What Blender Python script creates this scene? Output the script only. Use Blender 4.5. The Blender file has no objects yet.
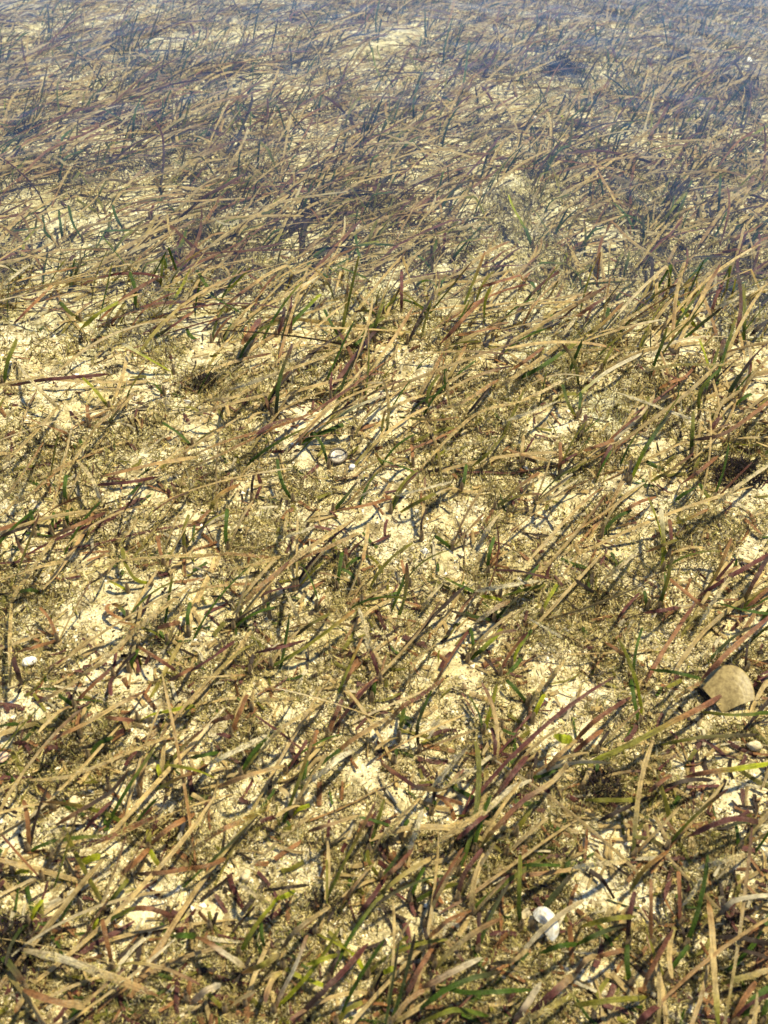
import bpy, math, random
import numpy as np
from mathutils import Matrix, Vector

# ------------------------------------------------------------------ camera, sky, sun, exposure
scene = bpy.context.scene
col = scene.collection
W_PX, H_PX = 768, 1024
CAM_H, NADIR, FOV, ROLL = 0.67, math.radians(47.5), math.radians(55.0), math.radians(2.0)
cam_data = bpy.data.cameras.new("camera")
cam = bpy.data.objects.new("camera", cam_data)
col.objects.link(cam)
cam_data.sensor_fit = 'VERTICAL'
cam_data.sensor_height = 24.0
cam_data.lens = 12.0 / math.tan(FOV / 2)
cam_data.clip_start = 0.01
cam_data.clip_end = 500.0
cam_data.dof.use_dof = True
cam_data.dof.focus_distance = 1.12
cam_data.dof.aperture_fstop = 8.5
CAM_ROT = Matrix.Rotation(NADIR, 3, 'X') @ Matrix.Rotation(ROLL, 3, 'Z')
cam.matrix_world = Matrix.Translation((0, 0, CAM_H)) @ CAM_ROT.to_4x4()
scene.camera = cam
scene.render.resolution_x, scene.render.resolution_y = W_PX, H_PX

SUN_AZ, SUN_EL = math.radians(62.0), math.radians(67.0)      # azimuth from +Y (view direction) towards +X
world = bpy.data.worlds.new("World")
scene.world = world
world.use_nodes = True
wn, wl = world.node_tree.nodes, world.node_tree.links
wn.clear()
sky = wn.new('ShaderNodeTexSky')
sky.sky_type = 'NISHITA'
sky.sun_disc = False
sky.sun_elevation = SUN_EL
sky.sun_rotation = SUN_AZ
sky.altitude = 3000
sky.dust_density = 0.05
sky.ozone_density = 3.0
bgn = wn.new('ShaderNodeBackground')
bgn.inputs['Strength'].default_value = 0.13
wout = wn.new('ShaderNodeOutputWorld')
wl.new(sky.outputs[0], bgn.inputs[0])
wl.new(bgn.outputs[0], wout.inputs[0])

sun_data = bpy.data.lights.new("sun", 'SUN')
sun_data.energy = 4.8
sun_data.angle = math.radians(3.0)
sun_data.color = (1.0, 0.905, 0.62)
sun = bpy.data.objects.new("sun", sun_data)
col.objects.link(sun)
sd = Vector((math.sin(SUN_AZ) * math.cos(SUN_EL), math.cos(SUN_AZ) * math.cos(SUN_EL), math.sin(SUN_EL)))
sun.rotation_euler = sd.to_track_quat('Z', 'Y').to_euler()

vs = scene.view_settings
vs.view_transform = 'Standard'
vs.look = 'None'
vs.gamma = 1.0
vs.use_curve_mapping = False
vs.exposure = 1.02
scene.cycles.use_denoising = True
scene.cycles.filter_width = 1.6
scene.cycles.transparent_max_bounces = 8
scene.cycles.max_bounces = 6

rng = np.random.default_rng(7)

# ------------------------------------------------------------------ small maths
_T = rng.random((256, 256)).astype(np.float64)
def vnoise(x, y):
    xi, yi = np.floor(x).astype(int), np.floor(y).astype(int)
    fx, fy = x - xi, y - yi
    fx, fy = fx * fx * (3 - 2 * fx), fy * fy * (3 - 2 * fy)
    a = _T[xi & 255, yi & 255]; b = _T[(xi + 1) & 255, yi & 255]
    c = _T[xi & 255, (yi + 1) & 255]; d = _T[(xi + 1) & 255, (yi + 1) & 255]
    return (a * (1 - fx) + b * fx) * (1 - fy) + (c * (1 - fx) + d * fx) * fy - 0.5
def fnoise(x, y, f, octs=3):
    r = 0; amp = 1.0
    for k in range(octs):
        r = r + amp * vnoise(x * f + 17.3 * k, y * f + 5.1 * k); f *= 2.1; amp *= 0.5
    return r

EDGE_Y, SLOPE, WATER_Z = 0.98, 0.085, -0.006
def ground_base(x, y):
    return -SLOPE * np.clip(y - EDGE_Y, 0, 3.0)
def ground_z(x, y):
    x = np.asarray(x, float); y = np.asarray(y, float)
    n = 0.020 * fnoise(x + 40, y + 40, 5.0, 2) + 0.010 * fnoise(x + 11, y + 63, 19.0, 3)
    fade = np.clip((6.0 - np.abs(y)) / 2.0, 0, 1) * np.clip((5.0 - np.abs(x)) / 2.0, 0, 1)
    return ground_base(x, y) + n * fade

F_PX = (H_PX / 2) / math.tan(FOV / 2)
RM = np.array(CAM_ROT)
EYE = np.array([0, 0, CAM_H])
def unproject(px, py, h=0.0, exact=False):
    """The point at height h above the sea bed that a picture point looks at."""
    px = np.asarray(px, float); py = np.asarray(py, float); h = np.broadcast_to(np.asarray(h, float), px.shape)
    d = np.stack([(px - W_PX / 2) / F_PX, -(py - H_PX / 2) / F_PX, -np.ones_like(px)], -1) @ RM.T
    t = (h - CAM_H) / np.minimum(d[..., 2], -0.05)
    for _ in range(8):
        p = EYE + d * t[..., None]
        g = ground_z(p[..., 0], p[..., 1])
        t = t + 0.8 * ((g + h) - p[..., 2]) / np.minimum(d[..., 2], -0.05)
    return EYE + d * t[..., None]
def under_surface(P):
    """Where the bed lies deeper than a leaf's thickness or two, leaves float below the water, not through it."""
    deep = ground_base(P[..., 0], P[..., 1]) < WATER_Z - .014
    P[..., 2] = np.where(deep, np.minimum(P[..., 2], WATER_Z - .003), P[..., 2])
    return P
def project(p):
    q = (np.asarray(p, float) - EYE) @ RM
    z = np.minimum(q[..., 2], -1e-3)
    return np.stack([W_PX / 2 + F_PX * q[..., 0] / -z, H_PX / 2 - F_PX * q[..., 1] / -z], -1)

def spline(pts, m):
    """Catmull-Rom through pts (k, d) sampled evenly at m points."""
    pts = np.asarray(pts, float)
    if len(pts) == 2:
        pts = np.array([pts[0], (pts[0] + pts[1]) / 2, pts[1]])
    p = np.vstack([2 * pts[0] - pts[1], pts, 2 * pts[-1] - pts[-2]])
    seg = np.linspace(0, len(pts) - 1 - 1e-9, 120)
    i = seg.astype(int); t = (seg - i)[:, None]
    a, b, c, d = p[i], p[i + 1], p[i + 2], p[i + 3]
    q = 0.5 * (2 * b + (c - a) * t + (2 * a - 5 * b + 4 * c - d) * t ** 2 + (3 * b - a - 3 * c + d) * t ** 3)
    L = np.concatenate([[0], np.cumsum(np.linalg.norm(np.diff(q, axis=0), axis=1))])
    s = np.linspace(0, L[-1], m)
    return np.stack([np.interp(s, L, q[:, k]) for k in range(q.shape[1])], -1)

# ------------------------------------------------------------------ materials
def new_mat(name):
    m = bpy.data.materials.new(name); m.use_nodes = True
    m.node_tree.nodes.clear()
    return m, m.node_tree.nodes, m.node_tree.links
def noise_node(n, l, vec, scale, detail=3, rough=0.6):
    t = n.new('ShaderNodeTexNoise'); t.inputs['Scale'].default_value = scale
    t.inputs['Detail'].default_value = detail; t.inputs['Roughness'].default_value = rough
    l.new(vec, t.inputs['Vector']); return t.outputs[0]
def ramp(n, l, fac, stops):
    r = n.new('ShaderNodeValToRGB'); e = r.color_ramp.elements
    while len(e) < len(stops): e.new(0.5)
    for k, (p, c) in enumerate(stops):
        e[k].position = p; e[k].color = (*c, 1) if len(c) == 3 else c
    l.new(fac, r.inputs[0]); return r.outputs[0]
def mix(n, l, fac, a, b, mode='MIX'):
    x = n.new('ShaderNodeMix'); x.data_type = 'RGBA'; x.blend_type = mode
    if isinstance(fac, (int, float)): x.inputs[0].default_value = fac
    else: l.new(fac, x.inputs[0])
    for s, v in ((x.inputs[6], a), (x.inputs[7], b)):
        if isinstance(v, tuple): s.default_value = (*v, 1)
        else: l.new(v, s)
    return x.outputs[2]
def math_node(n, l, op, a, b=None):
    x = n.new('ShaderNodeMath'); x.operation = op
    for s, v in zip(x.inputs, (a, b)):
        if v is None: continue
        if isinstance(v, (int, float)): s.default_value = v
        else: l.new(v, s)
    return x.outputs[0]
def bump(n, l, h, strength, dist):
    b = n.new('ShaderNodeBump'); b.inputs['Strength'].default_value = strength; b.inputs['Distance'].default_value = dist
    l.new(h, b.inputs['Height']); return b.outputs[0]
def finish(n, l, shader):
    o = n.new('ShaderNodeOutputMaterial'); l.new(shader, o.inputs['Surface'])
def principled(n, l, colr, rough=0.7, normal=None, spec=0.4):
    p = n.new('ShaderNodeBsdfPrincipled')
    if isinstance(colr, tuple): p.inputs['Base Color'].default_value = (*colr, 1)
    else: l.new(colr, p.inputs['Base Color'])
    if isinstance(rough, (int, float)): p.inputs['Roughness'].default_value = rough
    else: l.new(rough, p.inputs['Roughness'])
    p.inputs['Specular IOR Level'].default_value = spec
    if normal: l.new(normal, p.inputs['Normal'])
    return p.outputs[0]

def mat_sand():
    m, n, l = new_mat("sand")
    pos = n.new('ShaderNodeNewGeometry').outputs['Position']
    big = noise_node(n, l, pos, 14, 5, 0.65)
    fine = noise_node(n, l, pos, 420, 3, 0.7)
    c = ramp(n, l, big, [(0.34, (0.50, 0.41, 0.185)), (0.48, (0.73, 0.63, 0.37)), (0.66, (0.84, 0.76, 0.52))])
    g = ramp(n, l, fine, [(0.30, (0.42, 0.38, 0.31)), (0.46, (0.92, 0.90, 0.86)), (0.62, (1.0, 1.0, 1.0))])
    c = mix(n, l, 0.9, c, g, 'MULTIPLY')
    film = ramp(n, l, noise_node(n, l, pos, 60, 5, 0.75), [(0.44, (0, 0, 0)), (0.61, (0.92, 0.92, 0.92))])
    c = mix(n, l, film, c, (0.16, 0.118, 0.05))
    h = math_node(n, l, 'ADD', fine, noise_node(n, l, pos, 150, 3, 0.6))
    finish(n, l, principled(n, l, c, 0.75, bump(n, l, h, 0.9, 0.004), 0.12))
    return m
def mat_attr(name, rough=0.45, crust=True, translucent=0.38, nscale=900):
    m, n, l = new_mat(name)
    a = n.new('ShaderNodeAttribute'); a.attribute_name = "col"
    pos = n.new('ShaderNodeNewGeometry').outputs['Position']
    n1 = noise_node(n, l, pos, 160, 4, 0.65)
    n2 = noise_node(n, l, pos, nscale, 2, 0.6)
    tone = ramp(n, l, n1, [(0.30, (0.50, 0.46, 0.42)), (0.5, (1.0, 1.0, 1.0)), (0.70, (1.45, 1.40, 1.30))])
    c = mix(n, l, 1.0, a.outputs['Color'], tone, 'MULTIPLY')
    if crust:
        lc = n.new('ShaderNodeAttribute'); lc.attribute_name = "lc"
        vein = noise_node(n, l, lc.outputs['Vector'], 1.0, 2, 0.6)
        c = mix(n, l, 0.8, c, ramp(n, l, vein, [(0.32, (0.42, 0.38, 0.36)), (0.5, (1, 1, 1)), (0.7, (1.3, 1.3, 1.25))]), 'MULTIPLY')
    if crust:
        k = mix(n, l, 1.0, ramp(n, l, n2, [(0.44, (0, 0, 0)), (0.60, (1, 1, 1))]), ramp(n, l, noise_node(n, l, pos, 75, 2, 0.5), [(0.48, (0, 0, 0)), (0.60, (1, 1, 1))]), 'MULTIPLY')
        k = math_node(n, l, 'MULTIPLY', k, a.outputs['Alpha'])
        c = mix(n, l, k, c, (0.44, 0.37, 0.235))
        dk = ramp(n, l, noise_node(n, l, pos, 520, 2, 0.6), [(0.60, (0, 0, 0)), (0.70, (0.7, 0.7, 0.7))])
        dk = math_node(n, l, 'MULTIPLY', dk, a.outputs['Alpha'])
        c = mix(n, l, dk, c, (0.06, 0.035, 0.02))
    p = principled(n, l, c, rough, bump(n, l, n2, 0.6, 0.0012), 0.16)
    if translucent:
        t = n.new('ShaderNodeBsdfTranslucent'); l.new(c, t.inputs['Color'])
        s = n.new('ShaderNodeMixShader'); s.inputs[0].default_value = translucent
        l.new(p, s.inputs[1]); l.new(t.outputs[0], s.inputs[2]); p = s.outputs[0]
    finish(n, l, p)
    return m
def mat_shell(name, c1, c2, scale, rough=0.35):
    m, n, l = new_mat(name)
    tc = n.new('ShaderNodeTexCoord').outputs['Object']
    nz = noise_node(n, l, tc, scale, 4, 0.6)
    c = ramp(n, l, nz, [(0.35, c1), (0.6, c2)])
    finish(n, l, principled(n, l, c, rough, bump(n, l, nz, 0.4, 0.0008), 0.25))
    return m
def mat_water():
    m, n, l = new_mat("water")
    pos = n.new('ShaderNodeNewGeometry').outputs['Position']
    mp = n.new('ShaderNodeMapping'); mp.inputs['Scale'].default_value = (1.0, 0.6, 1.0); l.new(pos, mp.inputs['Vector'])
    h = noise_node(n, l, mp.outputs[0], 7.0, 3, 0.55)
    nb = bump(n, l, h, 0.45, 0.02)
    fr = n.new('ShaderNodeFresnel'); fr.inputs['IOR'].default_value = 1.333; l.new(nb, fr.inputs['Normal'])
    tr = n.new('ShaderNodeBsdfTransparent'); tr.inputs[0].default_value = (0.93, 0.97, 1.0, 1)
    gl = n.new('ShaderNodeBsdfGlossy'); gl.inputs['Roughness'].default_value = 0.06; l.new(nb, gl.inputs['Normal'])
    s = n.new('ShaderNodeMixShader'); l.new(fr.outputs[0], s.inputs[0]); l.new(tr.outputs[0], s.inputs[1]); l.new(gl.outputs[0], s.inputs[2])
    finish(n, l, s.outputs[0])
    return m
M_SAND = mat_sand()
M_LEAF = mat_attr("seagrass_leaf")
M_GRIT = mat_attr("shell_grit", 0.6, False, 0.0)
M_FUZZ = mat_attr("algae_filament", 0.7, False, 0.35)
M_WATER = mat_water()

# ------------------------------------------------------------------ mesh builders
def mesh_np(name, verts, faces, mat, colours=None, smooth=True, lc=None):
    """verts (n,3), faces (k,3|4) arrays -> mesh with an optional point colour layer."""
    verts = np.ascontiguousarray(verts, np.float32); faces = np.ascontiguousarray(faces, np.int32)
    me = bpy.data.meshes.new(name)
    k, c = faces.shape
    me.vertices.add(len(verts)); me.vertices.foreach_set('co', verts.ravel())
    me.loops.add(k * c); me.loops.foreach_set('vertex_index', faces.ravel())
    me.polygons.add(k)
    me.polygons.foreach_set('loop_start', np.arange(0, k * c, c, dtype=np.int32))
    me.polygons.foreach_set('use_smooth', np.full(k, smooth))
    me.update(calc_edges=True)
    if colours is not None:
        at = me.color_attributes.new("col", 'FLOAT_COLOR', 'POINT')
        at.data.foreach_set('color', np.ascontiguousarray(colours, np.float32).ravel())
    if lc is not None:
        at = me.attributes.new("lc", 'FLOAT_VECTOR', 'POINT')
        at.data.foreach_set('vector', np.ascontiguousarray(lc, np.float32).ravel())
    me.materials.append(mat)
    return me
def link(name, me, parent=None, loc=None):
    o = bpy.data.objects.new(name, me); col.objects.link(o)
    if parent: o.parent = parent
    if loc is not None: o.location = loc
    return o
def tag(o, label=None, cat=None, group=None, kind=None):
    if label: o['label'] = label
    if cat: o['category'] = cat
    if group: o['group'] = group
    if kind: o['kind'] = kind
    return o

PAL = {'T': (.42, .305, .128), 'P': (.108, .038, .033), 'R': (.25, .118, .047), 'G': (.048, .084, .009),
       'O': (.155, .142, .020), 'Y': (.27, .29, .014), 'K': (.038, .025, .019), 'W': (.52, .46, .31)}
CRUST = {'T': .55, 'P': .18, 'R': .25, 'G': .06, 'O': .15, 'Y': .05, 'K': .10, 'W': .5}
def colour_run(codes, m, jit=None):
    a = np.array([PAL[c] + (CRUST[c],) for c in codes], float)
    if len(a) == 1: a = np.vstack([a, a])
    x = np.linspace(0, len(a) - 1, m)
    r = np.stack([np.interp(x, np.arange(len(a)), a[:, k]) for k in range(4)], -1)
    if jit is not None: r[:, :3] *= jit
    return r
def ribbons(P, HW, roll, twist, C, ragged=0.10):
    """P (n,m,3) centre lines, HW (n,m) half widths, roll/twist (n,), C (n,m,4) -> verts, faces, colours; channelled blade with worn edges."""
    n, m, _ = P.shape
    t = np.gradient(P, axis=1); t /= np.linalg.norm(t, axis=2, keepdims=True) + 1e-12
    d = P[:, -1] - P[:, 0]; d[:, 2] = 0
    d /= np.linalg.norm(d, axis=1, keepdims=True) + 1e-9
    s0 = np.stack([-d[:, 1], d[:, 0], np.zeros(n)], -1)[:, None, :] + np.zeros_like(P)
    s0 = s0 - t * np.sum(s0 * t, axis=2, keepdims=True)
    s0 /= np.linalg.norm(s0, axis=2, keepdims=True) + 1e-9
    u = np.cross(t, s0)
    r = (roll[:, None] + twist[:, None] * np.linspace(-.5, .5, m)[None])[..., None]
    s = s0 * np.cos(r) + u * np.sin(r)
    nn = np.cross(t, s)
    ja = 1 + ragged * rng.standard_normal((n, m)); jb = 1 + ragged * rng.standard_normal((n, m))
    L = P + s * (HW * ja)[..., None]; R = P - s * (HW * jb)[..., None]
    Mid = P + nn * (HW * 0.22)[..., None]
    V = np.stack([L, Mid, R], 2).reshape(-1, 3)
    CC = np.repeat(C[:, :, None, :], 3, axis=2).copy()
    CC[..., 1, :3] *= 0.86
    CC = CC.reshape(-1, 4)
    base = (np.arange(n)[:, None, None] * m + np.arange(m - 1)[None, :, None]) * 3 + np.arange(2)[None, None, :]
    F = np.stack([base, base + 1, base + 4, base + 3], -1).reshape(-1, 4)
    seg = np.concatenate([np.zeros((n, 1)), np.cumsum(np.linalg.norm(np.diff(P, axis=1), axis=2), axis=1)], 1)
    LC = np.zeros((n, m, 3, 3)); LC[..., 0] = np.array([0, 3.0, 6.0]); LC[..., 1] = (seg * 45)[..., None]
    LC[..., 2] = (rng.random(n) * 500)[:, None, None]
    return V, F, CC, LC.reshape(-1, 3)
def taper(m, tip=0.35, base=0.75):
    x = np.linspace(0, 1, m)
    return np.minimum(np.minimum(base + (1 - base) * x * 6, 1.0), np.clip(tip + (1 - x) * (1 - tip) * 9, 0, 1))

# ------------------------------------------------------------------ the setting: sea bed and water
def axis(dense0, dense1, step, far):
    a = list(np.arange(dense0, dense1, step)); g = step
    lo, hi = dense0, a[-1]; left, right = [], []
    while hi < far: g *= 1.35; hi += g; right.append(hi)
    g = step
    while lo > -far: g *= 1.35; lo -= g; left.append(lo)
    return np.array(left[::-1] + a + right)
gx, gy = axis(-1.35, 1.35, 0.0075, 60), axis(0.0, 3.0, 0.0075, 60)
X, Y = np.meshgrid(gx, gy, indexing='ij')
Z = ground_z(X, Y) + 0.0022 * fnoise(X, Y, 70, 2) * np.clip(4 - np.abs(X), 0, 1)
idx = np.arange(X.size).reshape(X.shape)
F = np.stack([idx[:-1, :-1], idx[1:, :-1], idx[1:, 1:], idx[:-1, 1:]], -1).reshape(-1, 4)
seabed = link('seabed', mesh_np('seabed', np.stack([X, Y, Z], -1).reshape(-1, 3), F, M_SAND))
tag(seabed, 'pale yellow shelly sand under the seagrass', 'sand', kind='structure')
wv = np.array([(-60, 0.78, WATER_Z), (60, 0.78, WATER_Z), (60, 60, WATER_Z), (-60, 60, WATER_Z)])
water = link('water', mesh_np('water', wv, np.array([[0, 1, 2, 3]]), M_WATER))
tag(water, 'clear shallow water mirroring the blue sky over the seagrass', 'water', kind='structure')

# bare sand in the picture: x, y, rx, ry
PATCH = [(388, 78, 48, 30), (25, 24, 30, 18), (105, 20, 35, 14), (190, 48, 45, 12), (60, 72, 50, 14), (90, 92, 40, 12), (140, 205, 28, 24), (172, 206, 24, 20),
         (50, 238, 60, 18), (110, 235, 30, 20), (80, 392, 60, 34), (35, 330, 34, 24), (90, 310, 40, 22), (300, 320, 40, 26), (500, 272, 40, 28), (520, 300, 40, 22), (600, 245, 30, 20),
         (395, 545, 40, 36), (108, 608, 48, 42), (185, 608, 34, 20), (20, 545, 26, 22), (625, 540, 26, 16), (670, 652, 40, 30), (600, 690, 30, 22),
         (447, 695, 34, 44), (275, 872, 54, 34), (132, 925, 34, 44), (30, 835, 44, 44), (105, 862, 44, 20), (300, 735, 40, 30), (345, 795, 44, 36), (150, 785, 30, 26),
         (225, 825, 36, 28), (460, 800, 26, 22), (355, 935, 38, 34), (575, 119, 22, 8), (700, 700, 60, 26), (560, 735, 40, 30), (100, 960, 30, 20),
         (400, 720, 26, 26), (430, 915, 36, 36), (180, 890, 34, 22), (330, 980, 36, 24), (600, 960, 26, 18), (460, 510, 30, 24), (250, 590, 26, 16),
         (135, 525, 40, 16), (300, 640, 26, 20), (555, 660, 26, 16), (210, 730, 22, 14), (640, 440, 22, 14), (470, 200, 24, 14)]
PA = np.array(PATCH, float)
def bare(px, py):
    """0 in growth .. 1 on bare sand"""
    r = np.zeros_like(px)
    w = 1 + 0.5 * fnoise(px / 100, py / 100, 2.2, 2)
    for x, y, a, b in PATCH:
        q = np.sqrt(((px - x) / a) ** 2 + ((py - y) / b) ** 2) * w
        r = np.maximum(r, np.clip((1.25 - q) / 0.45, 0, 1))
    return r

# ------------------------------------------------------------------ shell grit (stuff)
def grit(n):
    px, py = rng.uniform(-120, 888, n), 1110 - 1200 * rng.random(n) ** 1.15
    py = np.maximum(py, -20)
    p = unproject(px, py)
    r = 0.00058 * np.exp(rng.normal(0, 0.5, n)) * np.clip(np.linalg.norm(p - EYE, axis=1) / 0.75, 1, 2.2)
    ax = rng.standard_normal((n, 3, 3)); q, _ = np.linalg.qr(ax)
    sc = rng.uniform(0.45, 1.5, (n, 3)) * r[:, None]
    base = np.array([(1, 0, 0), (-1, 0, 0), (0, 1, 0), (0, -1, 0), (0, 0, 1), (0, 0, -1)], float)
    v = np.einsum('nij,nkj->nki', q, base[None] * sc[:, None, :]) + p[:, None, :]
    f0 = np.array([(0, 2, 4), (2, 1, 4), (1, 3, 4), (3, 0, 4), (2, 0, 5), (1, 2, 5), (3, 1, 5), (0, 3, 5)])
    f = (np.arange(n)[:, None, None] * 6 + f0[None]).reshape(-1, 3)
    pal = np.array([(.72, .63, .44), (.80, .73, .56), (.60, .48, .27), (.42, .31, .15), (.20, .14, .075), (.04, .03, .02), (.5, .40, .20)])
    c = pal[rng.choice(len(pal), n, p=[.25, .22, .10, .08, .14, .15, .06])] * rng.uniform(.8, 1.15, (n, 1))
    c = np.concatenate([c, np.zeros((n, 1))], 1)
    return mesh_np('shell_grit', v.reshape(-1, 3), f, M_GRIT, np.repeat(c, 6, 0), smooth=False)
tag(link('shell_grit', grit(165000)), 'loose grains and crushed shell bits strewn over the sand', 'shell grit', kind='stuff')

# ------------------------------------------------------------------ fuzzy turf algae (stuff)
def filaments(n, p, size, flat, pal, probs, hw):
    m = 4
    az = rng.uniform(0, 2 * np.pi, n); el = np.radians(rng.uniform(0, 75, n)) * flat
    P = np.zeros((n, m, 3)); P[:, 0] = p
    st = size / (m - 1)
    for k in range(1, m):
        dvec = np.stack([np.cos(az) * np.cos(el), np.sin(az) * np.cos(el), np.sin(el)], -1)
        P[:, k] = P[:, k - 1] + dvec * st[:, None]
        az = az + rng.normal(0, 0.7, n); el = np.clip(el + rng.normal(-0.1, 0.5, n), -0.3, 1.3)
    g = ground_z(P[..., 0], P[..., 1])
    P[..., 2] = np.maximum(P[..., 2], g + 0.0006)
    s = rng.standard_normal((n, 1, 3)); s /= np.linalg.norm(s, axis=2, keepdims=True)
    w = (hw[:, None] * np.array([1, .9, .8, .3])[None])[..., None]
    V = np.stack([P - s * w, P + s * w], 2).reshape(-1, 3)
    b = (np.arange(n)[:, None] * m + np.arange(m - 1)[None]) * 2
    F = np.stack([b, b + 1, b + 3, b + 2], -1).reshape(-1, 4)
    c = np.array(pal)[rng.choice(len(pal), n, p=probs)] * rng.uniform(.7, 1.3, (n, 1))
    c = np.concatenate([c, np.zeros((n, 1))], 1)
    return V, F, np.repeat(c, m * 2, 0)
FUZZ_PAL = [(.52, .435, .175), (.40, .33, .115), (.20, .155, .055), (.31, .29, .085), (.075, .05, .032), (.64, .56, .32)]
def turf(n):
    px, py = rng.uniform(-120, 888, n * 3), 1110 - 1180 * rng.random(n * 3) ** 1.1
    dens = np.clip(0.58 + 1.7 * fnoise(px / 100, py / 70, 2.0, 3), 0.02, 1) * (1 - 0.62 * bare(px, py))
    keep = np.nonzero(rng.random(n * 3) < dens)[0][:n]
    p = unproject(px[keep], py[keep]); k = len(keep)
    dist = np.clip(np.linalg.norm(p - EYE, axis=1) / 0.8, .8, 2.0)
    V, F, C = filaments(k, p, rng.uniform(.0035, .012, k) * dist, 1.0, FUZZ_PAL, [.23, .15, .17, .09, .22, .14], rng.uniform(.00025, .0006, k) * dist)
    return mesh_np('turf_algae', V, F, M_FUZZ, C)
tag(link('turf_algae', turf(260000)), 'brown olive fuzzy algae matted between the seagrass leaves', 'algae', kind='stuff')

# ------------------------------------------------------------------ the seagrass that is past counting (stuff)
RUNS = ['TTT', 'TTTW', 'TTP', 'OTT', 'OTR', 'RTT', 'PP', 'PRP', 'KP', 'GK', 'GG', 'GGO', 'GO', 'OO', 'YO', 'RT', 'WT', 'KK', 'GTT', 'RP', 'GOP', 'OTP', 'GOR']
RPROB = np.array([15, 6, 9, 8, 5, 6, 3, 4, 4, 5, 10, 5, 5, 4, 2, 4, 4, 3, 7, 3, 4, 6, 3.0]); RPROB /= RPROB.sum()
FLOW = math.radians(45)
def leaf_paths(base, head, L, e0, e1, m):
    n = len(base); P = np.zeros((n, m, 3)); P[:, 0] = base
    cur = rng.normal(0, 0.35, n)
    for k in range(1, m):
        t = (k - 0.5) / (m - 1)
        e = e0 + (e1 - e0) * t ** 0.6; h = head + cur * t
        dv = np.stack([np.cos(h) * np.cos(e), np.sin(h) * np.cos(e), np.sin(e)], -1)
        P[:, k] = P[:, k - 1] + dv * (L / (m - 1))[:, None]
    g = ground_z(P[..., 0], P[..., 1])
    lift = 0.003 + 0.002 * rng.random((n, 1))
    P[..., 2] = np.maximum(P[..., 2], g + lift * np.linspace(0, 1, m)[None])
    return under_surface(P)
def heading(n):
    h = FLOW + rng.normal(0, 0.42, n)
    r = rng.random(n)
    h = np.where(r < 0.16, h + np.pi, h)
    return np.where(r > 0.88, rng.uniform(0, 2 * np.pi, n), h)
KEEP_CLEAR = [(338, 457, 18, 16), (546, 922, 22, 24), (730, 688, 24, 34), (29, 661, 11, 10), (515, 205, 16, 34), (115, 605, 16, 14)]
def clear_of(P):
    q = project(P); ok = np.ones(len(P), bool)
    for x, y, a, b in KEEP_CLEAR:
        ok &= ~((((q[..., 0] - x) / a) ** 2 + ((q[..., 1] - y) / b) ** 2) < 1).any(axis=1)
    return ok
def random_leaves(base, m=9, small=1.0):
    n = len(base)
    runs = rng.choice(len(RUNS), n, p=RPROB)
    green = np.array([RUNS[r][0] in 'GY' or RUNS[r] == 'OO' for r in runs])
    L = np.where(green, rng.uniform(.035, .085, n), rng.uniform(.06, .19, n)) * small
    e0 = np.radians(np.where(green, rng.uniform(40, 85, n), rng.uniform(6, 42, n)))
    e1 = np.radians(np.where(green, rng.uniform(0, 65, n), rng.uniform(-22, 12, n)))
    hd = heading(n)
    big = np.clip(np.linalg.norm(base - EYE, axis=1) / 1.05, 1, 1.25)
    L = L * big
    P = leaf_paths(base, hd, L, e0, e1, m)
    ok = clear_of(P); P = P[ok]; runs = runs[ok]; n = len(P)
    hw = (big[ok] * rng.uniform(.0009, .0021, n))[:, None] * taper(m)[None]
    hw = hw * np.where(green[ok], .78, 1.0)[:, None]
    C = np.stack([colour_run(RUNS[r], m, rng.uniform(.75, 1.25)) for r in runs])
    return ribbons(P, hw, rng.normal(0, .55, n), rng.normal(0, .7, n), C)
def meadow(n):
    x = rng.uniform(-1.5, 1.5, n * 4); y = rng.uniform(0.05, 3.6, n * 4)
    p = np.stack([x, y, ground_z(x, y)], -1)
    q = project(p)
    clump = np.clip(0.55 + 1.5 * fnoise(x, y, 9, 2), 0.05, 1)
    inpic = (q[:, 0] > -150) & (q[:, 0] < 918) & (q[:, 1] < 1150)
    far = np.clip((500 - q[:, 1]) / 330, 0, 1)
    dens = clump * (1 - (0.74 - 0.30 * far) * bare(q[:, 0], q[:, 1])) * np.where(inpic, 1, 0.35) * (0.27 + 0.66 * far)
    keep = np.nonzero(rng.random(n * 4) < dens)[0][:n]
    V, F, C, LC = random_leaves(p[keep])
    return mesh_np('seagrass_meadow', V, F, M_LEAF, C, lc=LC)
tag(link('seagrass_meadow', meadow(14500)), 'dense tangle of thin tan, maroon and green seagrass leaves', 'seagrass', kind='stuff')
def litter(n):
    px, py = rng.uniform(-100, 868, n), rng.uniform(-10, 1090, n)
    keep = rng.random(n) < (1 - .75 * bare(px, py)); px, py = px[keep], py[keep]; n = len(px)
    b = unproject(px, py, 0.0015)
    hd = rng.uniform(0, 2 * np.pi, n); m = 4
    P = leaf_paths(b, hd, rng.uniform(.006, .028, n), np.radians(rng.uniform(-5, 25, n)), np.radians(rng.uniform(-20, 5, n)), m)
    runs = rng.choice(['T', 'R', 'P', 'K', 'O', 'W', 'G'], n, p=[.3, .17, .17, .12, .1, .08, .06])
    C = np.stack([colour_run(r, m, rng.uniform(.7, 1.2)) for r in runs])
    V, F, CC, LC = ribbons(P, rng.uniform(.0007, .0020, n)[:, None] * np.ones(m), rng.normal(0, .5, n), rng.normal(0, .5, n), C)
    return mesh_np('leaf_litter', V, F, M_LEAF, CC, lc=LC)
tag(link('leaf_litter', litter(7000)), 'broken brown scraps of dead leaf scattered on the sand', 'leaf litter', kind='stuff')

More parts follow.
